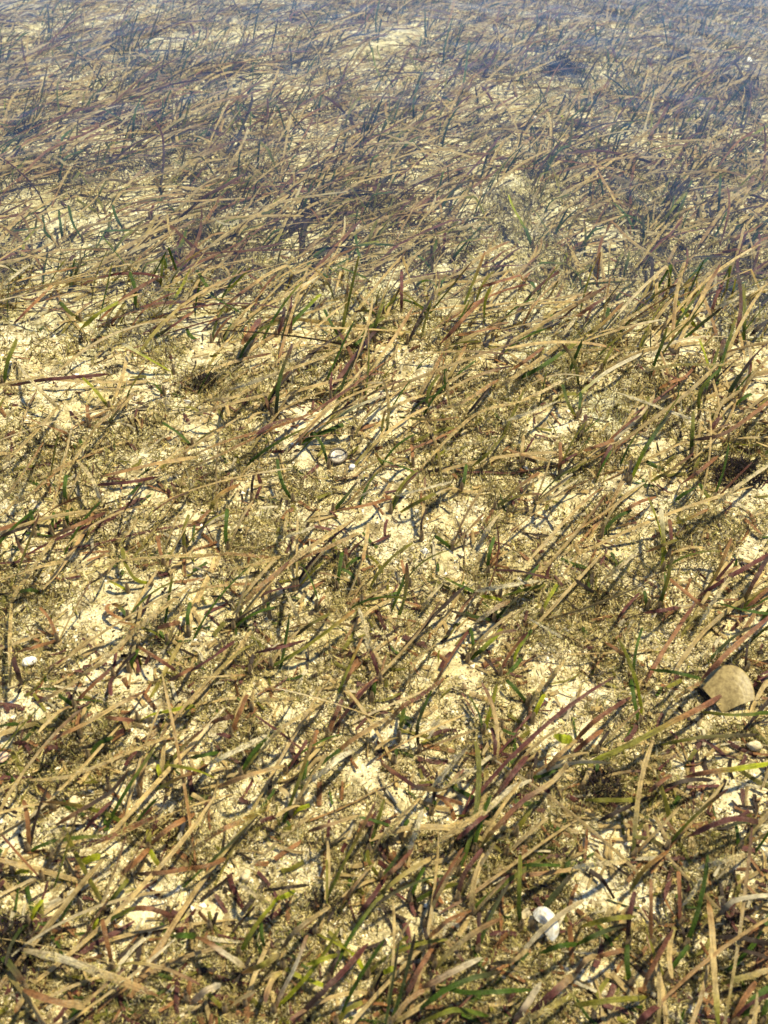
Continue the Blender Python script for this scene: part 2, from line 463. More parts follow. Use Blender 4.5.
# ------------------------------------------------------------------ single shoots and loose leaves, drawn tile by tile
# s = rooted shoot (first point at the root), d = loose leaf; points are quarter pixels from the tile's corner | colour run | width
TILES = {
(0, 0): "d 0,540 200,460 330,415 480,350|TT;d 100,280 250,210 400,150 500,115|PT;s 0,390 40,340 75,300|KK;s 195,150 195,90 190,20|GK;d 30,580 130,510 230,470 340,420|PK;d 540,80 620,60 700,25|K;s 530,550 540,450 570,380|G;s 600,250 610,220 650,170|K;d 480,640 580,600 680,580|GK;s 310,610 340,590 370,570|K;d 190,620 260,645 320,650|TW;s 540,215 575,195 620,165|G;s 770,430 755,410 740,380|GG",
(192, 0): "s 0,580 30,545 60,520|G;s 260,480 210,430 170,400|GG|1.3;s 410,490 370,420 340,380|KP;s 510,460 510,420 520,370|G;d 300,110 380,50 440,15|P;d 480,640 620,520 768,470|TR;s 768,330 735,270 720,190|YG;d 130,680 200,620 290,590|T;s 740,150 735,80 750,0|G;s 210,520 190,450 180,400|G;s 600,530 640,430 680,380|O;d 560,650 640,590 700,530|RT",
(384, 0): "s 120,500 120,400 150,290|GG|1.2;s 160,350 130,280 100,210|OO;s 390,310 430,240 460,180|PP|1.2;s 210,380 270,310 310,250|PK|1.2;s 290,440 260,400 230,385|G;s 310,390 330,250 340,160|G;s 240,270 240,200 260,120|G;s 635,230 640,170 650,110|GK;d 0,640 150,635 300,610 500,500|TTW;d 60,610 100,570 150,540|G|1.6;d 590,660 680,600 760,540|GK|1.2;s 722,495 712,465 702,445|Y;d 420,330 540,300 700,230|TT;d 0,270 30,230 50,210|K;d 0,420 100,330 160,290|T",
(576, 0): "s 680,130 720,90 770,50|KG;s 500,180 510,110 525,60|GK|1.3;s 235,460 225,400 210,340|G;d 30,230 90,190 150,150|K|1.2;s 400,470 450,420 510,370|OG;s 420,530 460,470 500,440|YO|1.3;s 440,520 490,470 505,450|O;d 290,550 330,490 380,400|RP|1.2;d 0,560 100,500 260,480|K;s 150,540 200,500 260,475|G;s 350,670 340,650 335,620|KK|1.3;s 380,640 350,600 310,580|YO;d 510,190 640,165 768,150|TT;d 680,410 730,395 768,390|WT;s 600,600 690,550 768,500|OY|1.4;s 690,640 720,590 768,560|GY|1.2;d 550,330 565,310 585,285|W|1.6;d 0,640 80,600 180,560|TK;s 725,370 728,330 725,290|K;s 130,260 130,220 120,190|G",
(0, 170): "d 0,180 100,130 250,60|PT;s 330,280 300,220 270,130|GG;s 230,300 180,240 170,180|G;s 495,240 465,190 450,140|GG;s 430,260 440,200 450,170|O;s 250,270 240,210 235,160|G;s 420,170 400,130 380,110|O;s 390,170 350,145 310,120|O;d 500,245 570,210 640,180|OT;d 0,310 200,310 380,310 550,290|TT;d 0,470 60,420 130,370|WW;d 70,600 150,520 240,430|PRT;d 200,460 350,410 550,370|TT|1.3;s 540,560 540,480 520,410|GG|1.2;s 640,470 650,380 660,310|OG;s 320,600 280,570 240,530|OG|1.2;d 330,630 400,570 490,520|OY|1.3;s 440,620 470,580 500,530|PO;s 620,670 680,630 768,570|GPR|1.3;s 615,665 640,620 685,590|GR;s 660,360 720,290 750,230|OG;d 680,360 720,350 768,335|P;s 745,80 700,50 690,30|O;s 600,190 610,150 620,130|P",
(192, 170): "d 0,220 70,150 140,90|TRP|1.2;d 160,260 240,235 330,210|TT|1.2;d 50,190 140,200 240,205|W;d 430,350 480,300 540,250 620,190|PTT|1.2;d 330,300 400,150 440,50|OTW;s 530,110 525,50 540,0|GK;s 90,510 50,450 20,400|GG|1.2;d 100,570 200,490 300,420 400,375 500,380|OPTTT|1.3;s 380,640 430,580 510,500|GGY|1.3;s 650,680 710,630 768,590|GGO|1.4;s 590,660 560,620 530,560|G;s 730,680 735,620 768,520|GO;s 600,425 570,400 540,385|Y;s 550,450 535,420 510,400|G;s 340,660 360,610 370,550|PK;s 395,640 395,570 395,500|P;d 205,690 240,640 270,600|RP|2;s 240,570 250,530 280,490|G;s 160,470 165,420 180,400|O;s 680,370 660,310 655,250|GG|1.2;s 120,680 140,650 160,620|KG|1.3;s 700,330 715,260 740,200|O;s 480,160 475,110 460,60|K;s 80,680 100,600 130,550|GO;d 530,530 620,500 700,440|TK",
(384, 170): "s 590,300 565,230 540,170 500,100|GGYY|1.5;s 620,490 600,465 588,448|G|1.4;d 380,470 480,440 580,410|PR;d 0,130 90,70 200,0|TW;s 255,180 265,140 275,110|K;s 235,340 240,300 245,250|P;s 190,380 200,330 210,280|OG;s 190,400 160,360 120,335|G;s 275,355 320,300 380,230|GG;s 260,470 280,440 300,420|G|1.3;d 400,380 450,340 520,310|PR|1.2;s 440,430 470,400 485,370|K;d 240,680 350,560 430,490|PRP|1.2;d 300,660 400,640 460,630|R;d 150,680 250,600 370,530|TRT|1.3;s 665,630 670,600 670,570|G|1.2;s 720,390 725,360 730,330|YO|1.3;d 690,680 730,640 768,590|TW|1.3;s 70,560 70,480 70,400|PP;s 0,570 20,540 50,510|Y|1.4;s 100,680 160,560 200,500|K;d 560,610 600,540 700,430|RT;s 290,640 305,610 320,580|K;d 60,340 150,250 240,180|TT|1.2",
(576, 170): "s 375,70 360,30 345,0|KK|1.4;d 60,200 150,170 250,150 330,130|OT;s 310,240 350,200 440,90|YO;s 270,290 270,230 265,180|GK;d 180,235 220,245 265,262|K;s 540,200 535,150 520,110|KK|1.2;s 570,160 575,80 580,20|G;d 480,320 560,200 650,90 768,30|RTT|1.3;d 640,120 700,80 768,45|TG|1.2;d 350,270 440,230 540,200|OTK;d 620,290 690,240 768,200|RR|1.3;d 560,340 660,310 768,270|PR|1.3;d 280,390 380,350 600,330|RT;d 560,550 650,510 740,470|WW|1.4;s 450,460 470,410 530,350|GG|1.7;s 670,680 675,580 670,460|GO|1.2;s 640,680 660,540 650,420|PK|1.3;s 540,580 560,510 590,440|P|1.1;s 480,630 450,590 400,520|YYO|1.3;d 500,520 540,420 600,330|TT|1.2;d 0,590 70,540 150,490|RPT|1.4;d 30,660 100,620 180,540|OR;s 155,520 200,470 240,440|GK|1.3;s 15,320 50,270 80,230|G;d 120,680 200,600 330,520|TT;s 80,400 90,330 105,270|R;d 230,390 300,280 390,200|TT;d 700,660 730,630 768,600|K|1.3;s 110,610 125,580 130,550|G|1.2;s 310,230 308,210 305,185|G",
(0, 340): "s 15,170 30,90 65,0|GO|1.2;d 0,500 90,420 230,270|TT|1.3;d 270,520 350,400 400,330 500,250|TTP|1.1;d 60,180 170,160 400,140|P;s 435,270 380,200 330,150|OY;s 690,130 640,100 500,20|YYW|1.2;s 655,215 630,190 615,165|G|1.2;s 265,660 258,600 265,540|GG|1.3;d 400,640 370,560 310,480|WT|1.3;d 0,650 60,580 160,430|TR|1.2;d 70,650 140,600 210,540|TR|1.3;d 500,680 540,620 580,560|K|.5;d 430,540 600,500 768,470|RT|1.5;d 380,580 500,570 620,550|P;s 765,420 710,370 650,330|G;d 620,680 680,640 750,610|RK|1.2;d 80,110 150,190 230,270|WT;s 355,340 350,290 350,260|R|1.2;d 100,310 180,340 260,370|R",
(192, 340): "d 0,460 150,400 330,350 460,300 560,240 660,170 768,90|TRRPR|1.3;d 20,500 130,450 330,350 430,310|TRR|1.3;d 400,430 500,320 600,240 768,170|PTT|1.4;d 0,300 130,260 290,220|TT|1.2;d 180,190 350,130 520,70 650,0|WTT|1.3;s 335,310 350,160 400,20|KGP|1.3;s 440,410 500,380 600,340|GG|1.7;s 545,500 520,420 485,370|G;s 400,640 360,570 340,480|GG|1.2;s 630,40 650,20 690,-10|G|1.3;s 570,680 620,620 660,570|GK|1.4;d 70,680 110,620 180,580|OR|1.5;d 660,410 720,360 768,320|T|1.2;d 550,330 650,270 768,220|GW|1.3;s 320,300 300,250 290,210|RK;s 240,640 240,580 250,530|K;d 590,680 700,660 768,640|R|1.2;s 555,230 555,180 560,130|P|.8;s 640,390 640,370 645,345|K;d 60,240 160,230 260,180|TT",
(384, 340): "d 140,520 250,400 380,290 560,240 700,170 768,140|TTTTW|1.4;s 30,680 70,600 130,530|GP|1.4;d 340,290 390,230 440,165|K;d 0,290 100,240 160,220|T|1.2;d 510,120 570,80 630,35|RR|1.2;d 470,180 600,95 700,20|TT|1.4;s 550,150 640,100 768,10|GGO|1.3;s 195,490 220,460 250,440|YO|1.3;d 250,440 340,420 430,400|WW|1.3;d 360,500 420,450 480,380|OO|1.2;d 80,310 200,320 290,310|GR;s 120,410 200,370 280,350|O|1.2;d 80,680 170,630 260,590|OO|1.2;d 60,620 180,590 260,570|W;s 450,670 550,580 620,530|GR|1.4;s 550,490 570,440 600,390|PP;d 500,440 560,460 650,480|RT;s 170,280 180,200 220,140|GO|1.2;s 250,210 245,160 245,110|G|1.2;d 500,320 580,290 680,250|W|1.3;s 768,310 735,250 715,180|OG|1.1;s 670,250 720,220 768,215|O|1.3;s 700,540 705,470 705,410|R|1.1;d 140,220 200,120 230,60|TR|1.2;d 250,270 330,240 440,170|TR|1.2;s 450,80 480,40 500,0|K;s 115,500 115,460 110,420|R|1.2;d 700,500 735,475 768,455|P;d 620,650 680,620 768,560|TW|1.3;s 310,600 320,560 330,500|G|1.2",
(576, 340): "d 10,220 120,130 250,60|YWW|1.3;d 180,215 280,250 440,310|WW;s 220,560 280,430 375,295|YGK|1.2;d 310,560 380,520 460,460|OP|1.2;d 470,400 600,370 768,250|KR|1.4;s 530,370 550,340 580,305|PP|1.3;s 560,380 580,350 600,320|K;d 40,440 100,420 150,400|RR|1.3;s 90,520 115,470 140,420|PP|1.2;s 20,390 30,350 40,300|GP|1.4;s 460,450 465,380 470,290|GO|1.2;s 490,300 500,200 570,120|OG|1.1;d 250,130 400,100 600,100 690,95|TOT|1.1;s 540,140 520,70 495,0|YY|1.4;s 590,100 580,60 590,0|GP|1.3;s 610,240 620,200 700,80 768,10|GKP|1.4;s 630,265 660,240 700,215|G|1.5;s 610,410 680,420 740,420|OY|1.2;s 100,120 120,80 150,20|O;s 270,350 275,310 290,230|O|1.1;d 560,660 640,590 768,500|TW|1.4;s 545,640 515,610 495,575|OG|1.4;d 400,640 440,610 480,590|G|1.2;d 200,680 250,650 310,630|R|1.4;d 170,380 220,300 260,220|TT;s 15,300 15,260 20,210|G;s 400,60 370,30 340,0|K|1.2;d 340,190 390,165 440,150|R;s 200,560 215,520 220,480|K;d 430,570 500,520 560,470|PR|1.2;s 470,540 480,500 500,470|O",
(0, 510): "s 140,95 130,40 120,0|GG|1.2;s 265,70 268,30 270,0|G|1.2;s 210,90 210,50 215,10|G;d 210,110 310,60 410,15|RRP|1.3;d 40,370 110,260 220,110|TT|1.3;d 0,280 150,230 250,205|TT|1.4;d 400,230 500,200 768,180|TT|1.2;d 40,680 40,520 45,380|TT|1.1;s 600,295 540,275 500,210 490,150|YOO|1.2;d 300,680 430,590 540,480 640,400 768,300|TTTT|1.5;s 515,435 480,390 445,375 425,390 440,410 500,445|GGRRRT|1.2;s 560,420 580,390 600,340|PK|1.2;d 635,470 670,460 715,450|PR|1.4;s 655,215 640,160 630,105|RR|1.2;d 60,100 80,150 120,200|KR;s 755,490 750,430 760,370|GG|1.2;d 80,565 150,545 215,525|R;s 230,520 200,440 160,390|R|1.1;s 520,640 530,600 550,560|G|1.3;s 460,660 500,610 540,570|K|1.3;s 670,530 655,510 640,485|G|.8;d 560,550 640,600 700,640|RP;d 680,680 730,655 768,630|PR|1.3;s 510,325 480,305 440,285|YO|1.4;s 740,170 735,90 755,20|O|1.2;d 80,325 120,320 150,325|G|1.2;d 480,120 530,70 545,30|T;d 350,300 400,270 430,240|K|.5;d 0,110 40,90 100,70|K|1.2;d 85,690 60,620 45,560|KP|1.6",
(192, 510): "s 145,155 135,100 140,0|GG|1.4;d 0,640 80,590 160,530|PP|1.4;s 330,620 450,550 560,470 650,400|GOOR|1.5;d 420,500 470,460 540,420|KO|1.2;d 0,330 80,305 230,295|TR|1.4;d 140,240 240,220 340,190|TT|1.4;d 160,420 280,300 420,190 560,90 650,40|TRTT|1.6;d 300,290 400,210 540,150 650,100|TRT|1.5;d 230,380 300,330 430,300|KP|1.2;s 580,310 590,240 600,170|GG|1.2;s 665,300 640,260 600,235|GG|1.5;s 610,235 650,200 700,185|G|1.2;s 615,210 618,185 615,155|RP|1.2;s 425,310 460,270 520,210|OO|1.3;d 0,190 150,175 300,190|TR|1.3;d 430,450 410,400 380,330|TW|1.3;s 500,390 510,370 530,345|R;s 310,430 305,400 305,370|G|1.2;d 340,110 400,100 480,70|W|1.3;d 0,60 30,40 70,0|R|1.2;s 160,390 120,350 80,345|K|.8;s 680,370 700,350 768,310|TK|1.3;d 720,560 690,460 670,400|TW|1.2;s 750,680 735,620 715,560|P|1.2;d 260,570 350,550 440,525|P|.8;s 235,650 235,620 245,580|K|1.3;d 620,680 640,640 660,600|R|1.2;s 700,180 740,210 760,250|O|1.1;d 370,130 372,80 380,20|T|1.2",
(384, 510): "d 370,325 450,310 600,285|WW|1.5;s 370,330 300,300 240,270|GGO|1.6;s 470,345 540,325 640,300|GO|1.3;d 390,345 430,350 470,360|Y|1.2;d 450,240 540,245 650,270|PKP|1.3;s 415,250 420,180 440,110|G|1.1;s 270,155 240,130 205,105|G|1.2;d 290,430 330,370 370,330|RK;d 210,680 270,580 340,480|RP;s 340,600 400,550 470,480|GY|1.5;s 355,580 355,520 345,470|G;s 510,620 540,550 590,480|YG|1.1;d 380,440 450,390 500,365|WR|1.6;d 390,120 440,40 470,0|WT|1.5;s 630,420 650,370 690,300|OY|1.1;d 590,440 660,480 710,510|W|.8;s 440,440 445,425 450,400|G;d 100,680 130,600 200,540|T|1.3;s 150,110 150,50 170,0|K|.7;s 100,300 80,240 70,200|R|1.1;d 150,390 200,330 240,290|TW|1.2;s 460,660 430,620 400,590|K;d 660,680 700,630 720,600|T|1.3",
(576, 510): "s 345,230 350,120 340,0|YOW|1.5;s 370,180 380,120 375,40|GPR|1.5;s 330,390 360,300 385,190|GOK|1.4;s 105,100 150,40 220,0|G|1.3;s 110,90 170,65 240,50|OP|1.2;d 490,345 610,270 768,180|PP|1.6;s 660,390 710,290 768,190|OPK|1.4;s 660,400 720,380 768,350|GG|1.3;d 580,375 670,400 768,415|G|1.2;d 510,670 620,560 768,430|PRP|1.6;d 280,410 350,400 410,390|P|1.2;s 285,390 280,360 275,325|G|1.2;s 225,680 240,560 265,470|G|.8;d 310,640 400,650 500,675|G|1.1;d 500,450 560,350 640,240|WT|1.2;d 380,280 440,330 510,390|RR|1.2;d 120,270 170,230 240,170|TW|1.4;s 500,350 560,260 620,120|OR;d 170,430 200,390 245,340|P;d 120,530 150,550 190,580|R|1.4;d 290,165 350,140 400,120|PO|1.1;d 0,280 40,310 70,330|K|1.2;s 680,640 680,600 685,540|K|.7;d 410,50 460,30 520,0|OR|1.2",
(0, 680): "d 165,260 240,220 330,180 470,100 580,45|PRTTP|1.6;d 100,400 250,390 400,340 560,270 768,190|TTTT|1.7;s 560,160 620,135 768,105|YYY|1.4;d 160,85 240,45 310,0|PTT|1.4;d 425,150 470,155 530,160|RP|1.2;s 360,310 390,260 450,230|G|1.5;d 240,570 340,510 440,450 500,380|RKK|1.2;d 250,690 420,635 500,600 610,550|TPRP|1.4;d 610,650 680,590 768,540|RR|1.6;s 560,450 565,390 590,300|RT|1.4;d 630,435 700,400 768,370|GR|1.3;s 650,410 640,380 630,340|Y|1.2;d 340,600 380,550 440,490|P;s 600,680 595,650 595,600|O|1.5;s 300,110 270,85 235,60|G|1.1;d 0,185 35,178 70,175|G|1.2;s 215,510 190,460 150,420|R|1.2;s 115,670 110,560 95,480|R|1.3;s 325,220 330,160 340,110|T|1.1;d 200,680 240,640 260,600|TK|1.2;d 180,290 200,270 230,270|P|1.3;s 440,440 432,415 425,380|K|.8",
(192, 680): "d 80,330 160,290 280,230|WW|1.7;d 270,290 350,200 470,120 540,70|TT|1.6;s 200,380 230,330 270,280|KO|1.4;d 430,420 520,370 590,310 650,280|TWW|1.8;s 440,420 500,350 590,280|GG|1.3;d 580,290 640,240 768,160|RT|1.6;d 120,420 230,380 360,345|RT|1.6;d 0,380 30,360 60,340|R|1.5;d 80,170 120,155 165,145|RP|1.4;s 160,210 190,130 220,60|R|1.4;d 100,215 130,220 155,230|P|1.3;s 545,220 570,150 600,80|RP|1.3;s 380,360 430,290 460,240|P;s 485,300 490,240 500,200|R|1.2;d 0,680 100,610 270,530|TRO|1.4;s 710,680 735,590 768,480|GO|1.2;d 480,600 560,575 650,545|PT|1.3;s 440,500 400,470 350,430|WT|1.5;s 400,540 430,515 470,500|Y|1.2;d 0,310 50,300 100,290|G|1.2;d 670,590 690,583 725,570|P|1.3;s 240,120 240,80 245,40|T|1.2;d 260,80 330,80 400,75|T|1.2;s 545,660 545,610 548,560|P|.9;s 720,80 728,50 730,10|G|1.3;s 435,480 450,380 460,320|G|1.1",
(384, 680): "d 180,680 300,590 410,520 500,440 590,400|TTTWW|1.8;d 430,490 480,420 570,310|RPP|1.6;d 300,630 380,560 420,530|P|1.2;d 380,680 440,600 560,480 680,400 768,290|ORPTK|1.4;s 590,390 650,375 710,340|GG|1.5;d 650,360 700,300 768,240|RT|1.5;s 140,280 135,180 190,40|KG|1.2;s 60,230 70,170 80,110|OG|1.5;d 0,190 70,110 150,60 230,0|TRPR|1.4;s 400,200 430,110 450,20|YO|1.4;s 595,160 610,120 640,60|Y|1.3;d 590,100 620,40 640,0|T|1.3;s 570,90 530,40 490,0|G|1.1;d 200,460 250,475 310,495|PR|1.1;d 0,340 70,390 140,430 230,440|RPKT|1.3;d 200,450 300,400 420,310|TW|1.4;d 200,420 260,350 330,270|WK|1.4;s 40,330 45,310 50,280|G|1.2;s 500,390 550,290 600,230|GR|1.3;s 575,400 600,350 615,290|K|.9;s 530,610 570,540 600,490|O|1.4;d 0,640 90,530 160,450|TT|1.5;d 100,680 130,600 150,530|W|1.4;s 70,620 80,595 95,560|G|1.4;s 360,680 370,620 390,580|Y|1.3;s 190,530 195,510 205,485|G|1.1;s 470,195 500,210 530,220|G|1.2;s 440,330 445,250 430,190|P|1.2;d 685,230 715,235 750,240|Y|3.2",
(576, 680): "d 0,340 80,320 250,240 400,160 500,110 600,50|YOORP|1.9;d 0,240 80,160 200,80|RP|1.5;d 0,280 50,240 100,205|PR|1.4;s 80,290 100,250 130,205|K|1.1;s 250,170 235,90 220,0|G|1.2;d 360,255 500,230 700,220|OK|1.1;d 520,130 640,140 768,130|OG|1.1;d 450,385 550,365 640,355 768,335|PRYY|1.6;d 400,70 450,40 500,5|TR|1.4;d 460,620 560,575 640,555 745,570|PPPK|1.7;s 650,670 645,610 640,580|G|1.2;d 50,480 150,480 270,480|O|1.2;d 100,560 200,510 290,470|K|1.2;s 355,670 300,640 230,625|KO|1.2;d 300,440 350,400 380,380|PR|1.3;d 350,430 450,400 540,400|K|1.2;s 85,400 85,370 85,330|G|1.1;s 20,440 40,395 60,350|T|1.3;s 685,650 688,620 690,580|K",
(0, 850): "d 90,400 230,430 400,490 600,570|TWTR|2.2;d 100,560 200,600 330,625|RRT|2.1;s 320,55 360,35 400,25|YY|2.2;s 60,90 90,85 115,85|Y|1.7;s 175,110 190,60 215,0|TK|1.3;s 120,290 140,240 170,200|Y|1.2;s 420,230 460,180 510,120|GO|1.3;s 365,330 380,300 390,270|Y|1.1;d 490,90 540,50 590,0|RR|1.8;s 650,70 620,40 600,0|OY|1.3;d 560,95 660,90 768,70|KR|1.3;d 510,235 600,235 690,265|RP|1.3;s 450,460 430,380 410,280|R|1.2;d 700,340 735,342 780,345|G|1.7;s 270,695 290,660 320,640|G|1.2;s 100,550 50,470 10,430|PG|2;s 750,600 755,570 762,520|R|1.2",
(192, 850): "d 0,345 50,360 110,400 200,460|KRWT|1.9;d 210,490 280,460 350,420|ROT|1.7;s 195,410 250,310 345,190|GOY|1.3;d 350,195 380,180 410,165|Y|1.3;s 300,410 280,350 275,290|G|1.1;d 190,135 240,170 300,215|WT|1.5;d 360,390 430,310 540,235|KT|1.4;s 500,335 570,370 640,410|OY|1.6;s 700,500 670,450 640,410|Y|1.4;s 370,470 430,505 520,540|OY|1.5;d 470,455 530,435 580,420|YO|1.1;d 410,690 490,600 600,490 690,390|PKPP|1.5;s 550,520 570,450 590,400|K|1.1;d 670,250 720,190 768,120|P|1.3;d 610,200 660,130 720,60|RT|1.2;s 750,110 710,50 700,0|O|1.1;d 0,75 70,60 130,35|R|1.3;s 75,310 90,280 100,250|K|1.1;d 0,610 60,560 110,540|RW|1.8;s 330,640 360,570 420,450 460,340|RWR|1.4;s 540,240 540,130 540,40|O|.6;s 130,640 90,600 60,570|O|1.1;d 300,160 380,150 460,140|K|.8;s 580,690 620,640 680,610|O|1.3;s 720,580 740,530 768,480|K|1.1;s 215,620 225,600 245,570|R|1.1",
(384, 850): "s 545,300 540,200 545,30|GO|1.3;s 600,300 650,220 740,110|GK|1.5;d 560,60 630,60 700,60|G|1.3;d 450,100 560,100 660,90 768,75|KRT|1.4;d 630,410 700,385 768,375|G|1.4;s 350,240 360,130 400,20|TTT|1.7;s 295,190 320,100 390,0|KP|1.4;s 170,290 210,170 310,0|PR|1.3;s 105,200 130,130 160,70|G|1.2;d 0,160 90,90 190,30|OT|1.4;d 0,110 60,60 110,0|RP|1.2;s 375,400 380,320 380,250|PK|1.2;d 190,340 260,280 340,245|RR|1.2;s 200,460 180,380 160,310|K;d 90,580 140,480 200,380|PR|1.3;d 150,630 230,570 330,520 450,490|GGK|1.4;d 230,550 350,570 560,560|GG|1.2;d 150,690 280,640 400,660|OG|1.4;d 160,550 250,500 370,440|RW|1.8;d 600,640 690,560 768,490|PPT|2;d 520,690 570,620 620,540|PW|1.7;d 550,690 700,610 768,570|TO|1.3;d 0,490 20,480 45,470|Y|1.5;d 440,455 520,440 570,400|KT|1.1;s 30,690 100,600 160,560|TR|1.3",
(576, 850): "s 205,370 215,260 235,170|KP|1.4;s 215,530 205,450 205,380|G|1.5;d 220,160 270,80 360,10|OR|1.3;s 300,370 300,250 300,120|R|1.1;s 415,290 415,200 410,90|PR|1.3;s 435,380 430,330 420,300|K|.8;s 360,510 400,450 450,385|G|1.4;d 270,560 290,500 375,340|RP|1.3;d 20,370 100,330 190,300|GK|1.3;d 40,300 140,275 230,265|O|1.4;d 570,690 555,520 545,330 530,200|YTTR|1.8;d 430,220 470,170 500,120|W|1.2;d 570,260 640,200 768,180|KW|1.4;d 550,350 650,350 768,375|K|1.3;d 600,380 700,410 768,430|K|1.5;s 670,690 700,610 768,550|GG|1.6;d 600,530 700,500 768,480|OT|1.5;s 630,690 670,600 720,530|R|1.6;d 0,70 100,55 190,45|WT|1.5;d 80,430 150,410 190,400|R|1.2;d 0,490 40,440 80,420|PT|1.4;d 500,70 600,40 680,20|WT|1.5;d 0,620 150,600 270,590|O|1.5;d 250,690 300,640 340,620|P|1.7;s 740,690 752,650 768,600|G|1.3",
}
def parse():
    out = []
    for (tx, ty), text in TILES.items():
        for item in text.split(';'):
            parts = item.split('|')
            kind, *pts = parts[0].split()
            P = np.array([[float(v) for v in p.split(',')] for p in pts]) / 4 + (tx, ty)
            out.append((kind, P, parts[1], float(parts[2]) if len(parts) > 2 else 1.0))
    return out
TRACED = parse()

SHEATH_V, SHEATH_F = [], []
for k in range(3):
    for a in range(6):
        r = (.0026, .0022, .0014)[k]; z = (-.003, .005, .012)[k]
        SHEATH_V.append((r * math.cos(a * math.pi / 3), r * math.sin(a * math.pi / 3), z))
for k in range(2):
    for a in range(6):
        SHEATH_F.append((k * 6 + a, k * 6 + (a + 1) % 6, k * 6 + 6 + (a + 1) % 6, k * 6 + 6 + a))
sc = np.tile(np.array([(.30, .22, .12, .5)]), (18, 1))
SHEATH = mesh_np('sheath', np.array(SHEATH_V), np.array(SHEATH_F), M_LEAF, sc)

def one_leaf(P, hw, codes, origin, tip=.4, base=.7):
    """One leaf mesh around a centre line P (m,3), relative to origin."""
    m = len(P)
    C = colour_run(codes, m, rng.uniform(.85, 1.2))[None]
    V, F, CC, LC = ribbons(P[None], hw * taper(m, tip, base)[None], np.array([rng.normal(0, .3)]), np.array([rng.normal(0, .5)]), C, 0.09)
    return mesh_np('leaf', V - origin, F, M_LEAF, CC, lc=LC)

FUR = []
LABELLED = []          # (object, kind, px, py, codes, length, angle, leaves)
def small_leaves(root, base, n, heads=None, big=1.0):
    for _ in range(n):
        run = RUNS[rng.choice(len(RUNS), p=RPROB)]
        green = run[0] in 'GYO'
        L = rng.uniform(.04, .095) * big
        P = leaf_paths(base[None] + rng.normal(0, .0015, (1, 3)) * (1, 1, 0), heading(1), np.array([L]), np.radians(rng.uniform(35, 80, 1)), np.radians(rng.uniform(-10, 50, 1)), 10)[0]
        if not clear_of(P[None])[0]: continue
        link('leaf', one_leaf(P, rng.uniform(.0010, .0017), run, base), root)
count_s = count_d = 0
for kind, pix, codes, wid in TRACED:
    m = 20
    ext = 0.16 if kind == 'd' else 0.10
    pix2 = np.vstack([pix[0] + (pix[0] - pix[1]) * ext, pix, pix[-1] + (pix[-1] - pix[-2]) * (ext if kind == 'd' else 0)]) if len(pix) < 5 else pix
    pp = spline(pix2, m)
    dpx = pp[-1] - pp[0]; Lpx = np.linalg.norm(np.diff(pp, axis=0), axis=1).sum()
    t = np.linspace(0, 1, m)
    g0 = unproject(pp[:1, 0], pp[:1, 1])[0]
    scale = np.linalg.norm(g0 - EYE) / F_PX
    Lm = Lpx * scale
    hw = np.interp(pix[0, 1], [300, 900], [.00165, .00130]) * wid ** .75 * np.clip(np.linalg.norm(g0 - EYE) / 1.0, 1, 1.25)
    if kind == 'd':
        h0 = rng.uniform(.018, .040)
        h = .0035 + h0 * np.sin(np.pi * t) ** .6 + .003 * np.sin(t * 7 + rng.uniform(0, 6))
    else:
        steep = np.clip(-dpx[1] / (abs(dpx[0]) + abs(dpx[1]) + 1e-6), -.2, 1)
        top = np.clip(Lm * (0.18 + 0.42 * max(steep, 0)), .010, .065)
        h = .001 + top * np.sin(t * np.pi * 0.62) / math.sin(math.pi * .5)
    P = under_surface(unproject(pp[:, 0], pp[:, 1], h))
    L3 = np.linalg.norm(np.diff(P, axis=0), axis=1).sum()
    ang = math.degrees(math.atan2(-dpx[1], dpx[0]))
    mid = pix[len(pix) // 2]
    if kind == 'd':
        o = link('loose_leaf', one_leaf(P, hw, codes, P[0], rng.uniform(.05, .5), rng.uniform(.1, .6)), loc=P[0])
        LABELLED.append((o, 'd', mid[0], mid[1], codes, L3, ang, 1)); count_d += 1
        if codes[0] in 'TW': FUR.append((P, hw))
    else:
        base = P[0].copy(); base[2] = ground_z(base[0], base[1])
        o = link('seagrass_shoot', None, loc=base)
        link('sheath', SHEATH, o)
        link('leaf', one_leaf(P, hw, codes, base), o)
        k = int(rng.choice([0, 1, 2], p=[.35, .45, .2]))
        small_leaves(o, base, k, big=.8)
        LABELLED.append((o, 's', mid[0], mid[1], codes, L3, ang, k + 1)); count_s += 1
tries = 0
while count_s < 300 and tries < 3000:
    tries += 1
    px, py = rng.uniform(10, 758), rng.uniform(380, 1010)
    if rng.random() < .9 * bare(np.array([px]), np.array([py]))[0]: continue
    base = unproject(np.array([px]), np.array([py]))[0]
    o = link('seagrass_shoot', None, loc=base)
    link('sheath', SHEATH, o)
    k = int(rng.integers(2, 4))
    start = len(bpy.data.objects)
    run = RUNS[rng.choice(len(RUNS), p=RPROB)]
    Lr = rng.uniform(.05, .11); hd = heading(1)
    P = leaf_paths(base[None], hd, np.array([Lr]), np.radians(rng.uniform(30, 70, 1)), np.radians(rng.uniform(-15, 20, 1)), 14)[0]
    link('leaf', one_leaf(P, rng.uniform(.0016, .0024), run, base), o)
    small_leaves(o, base, k - 1, big=.8)
    q = project(P); dq = q[-1] - q[0]; mq = q[len(q) // 2]
    LABELLED.append((o, 's', mq[0], mq[1], run, Lr, math.degrees(math.atan2(-dq[1], dq[0])), k)); count_s += 1
fp, fh = [], []
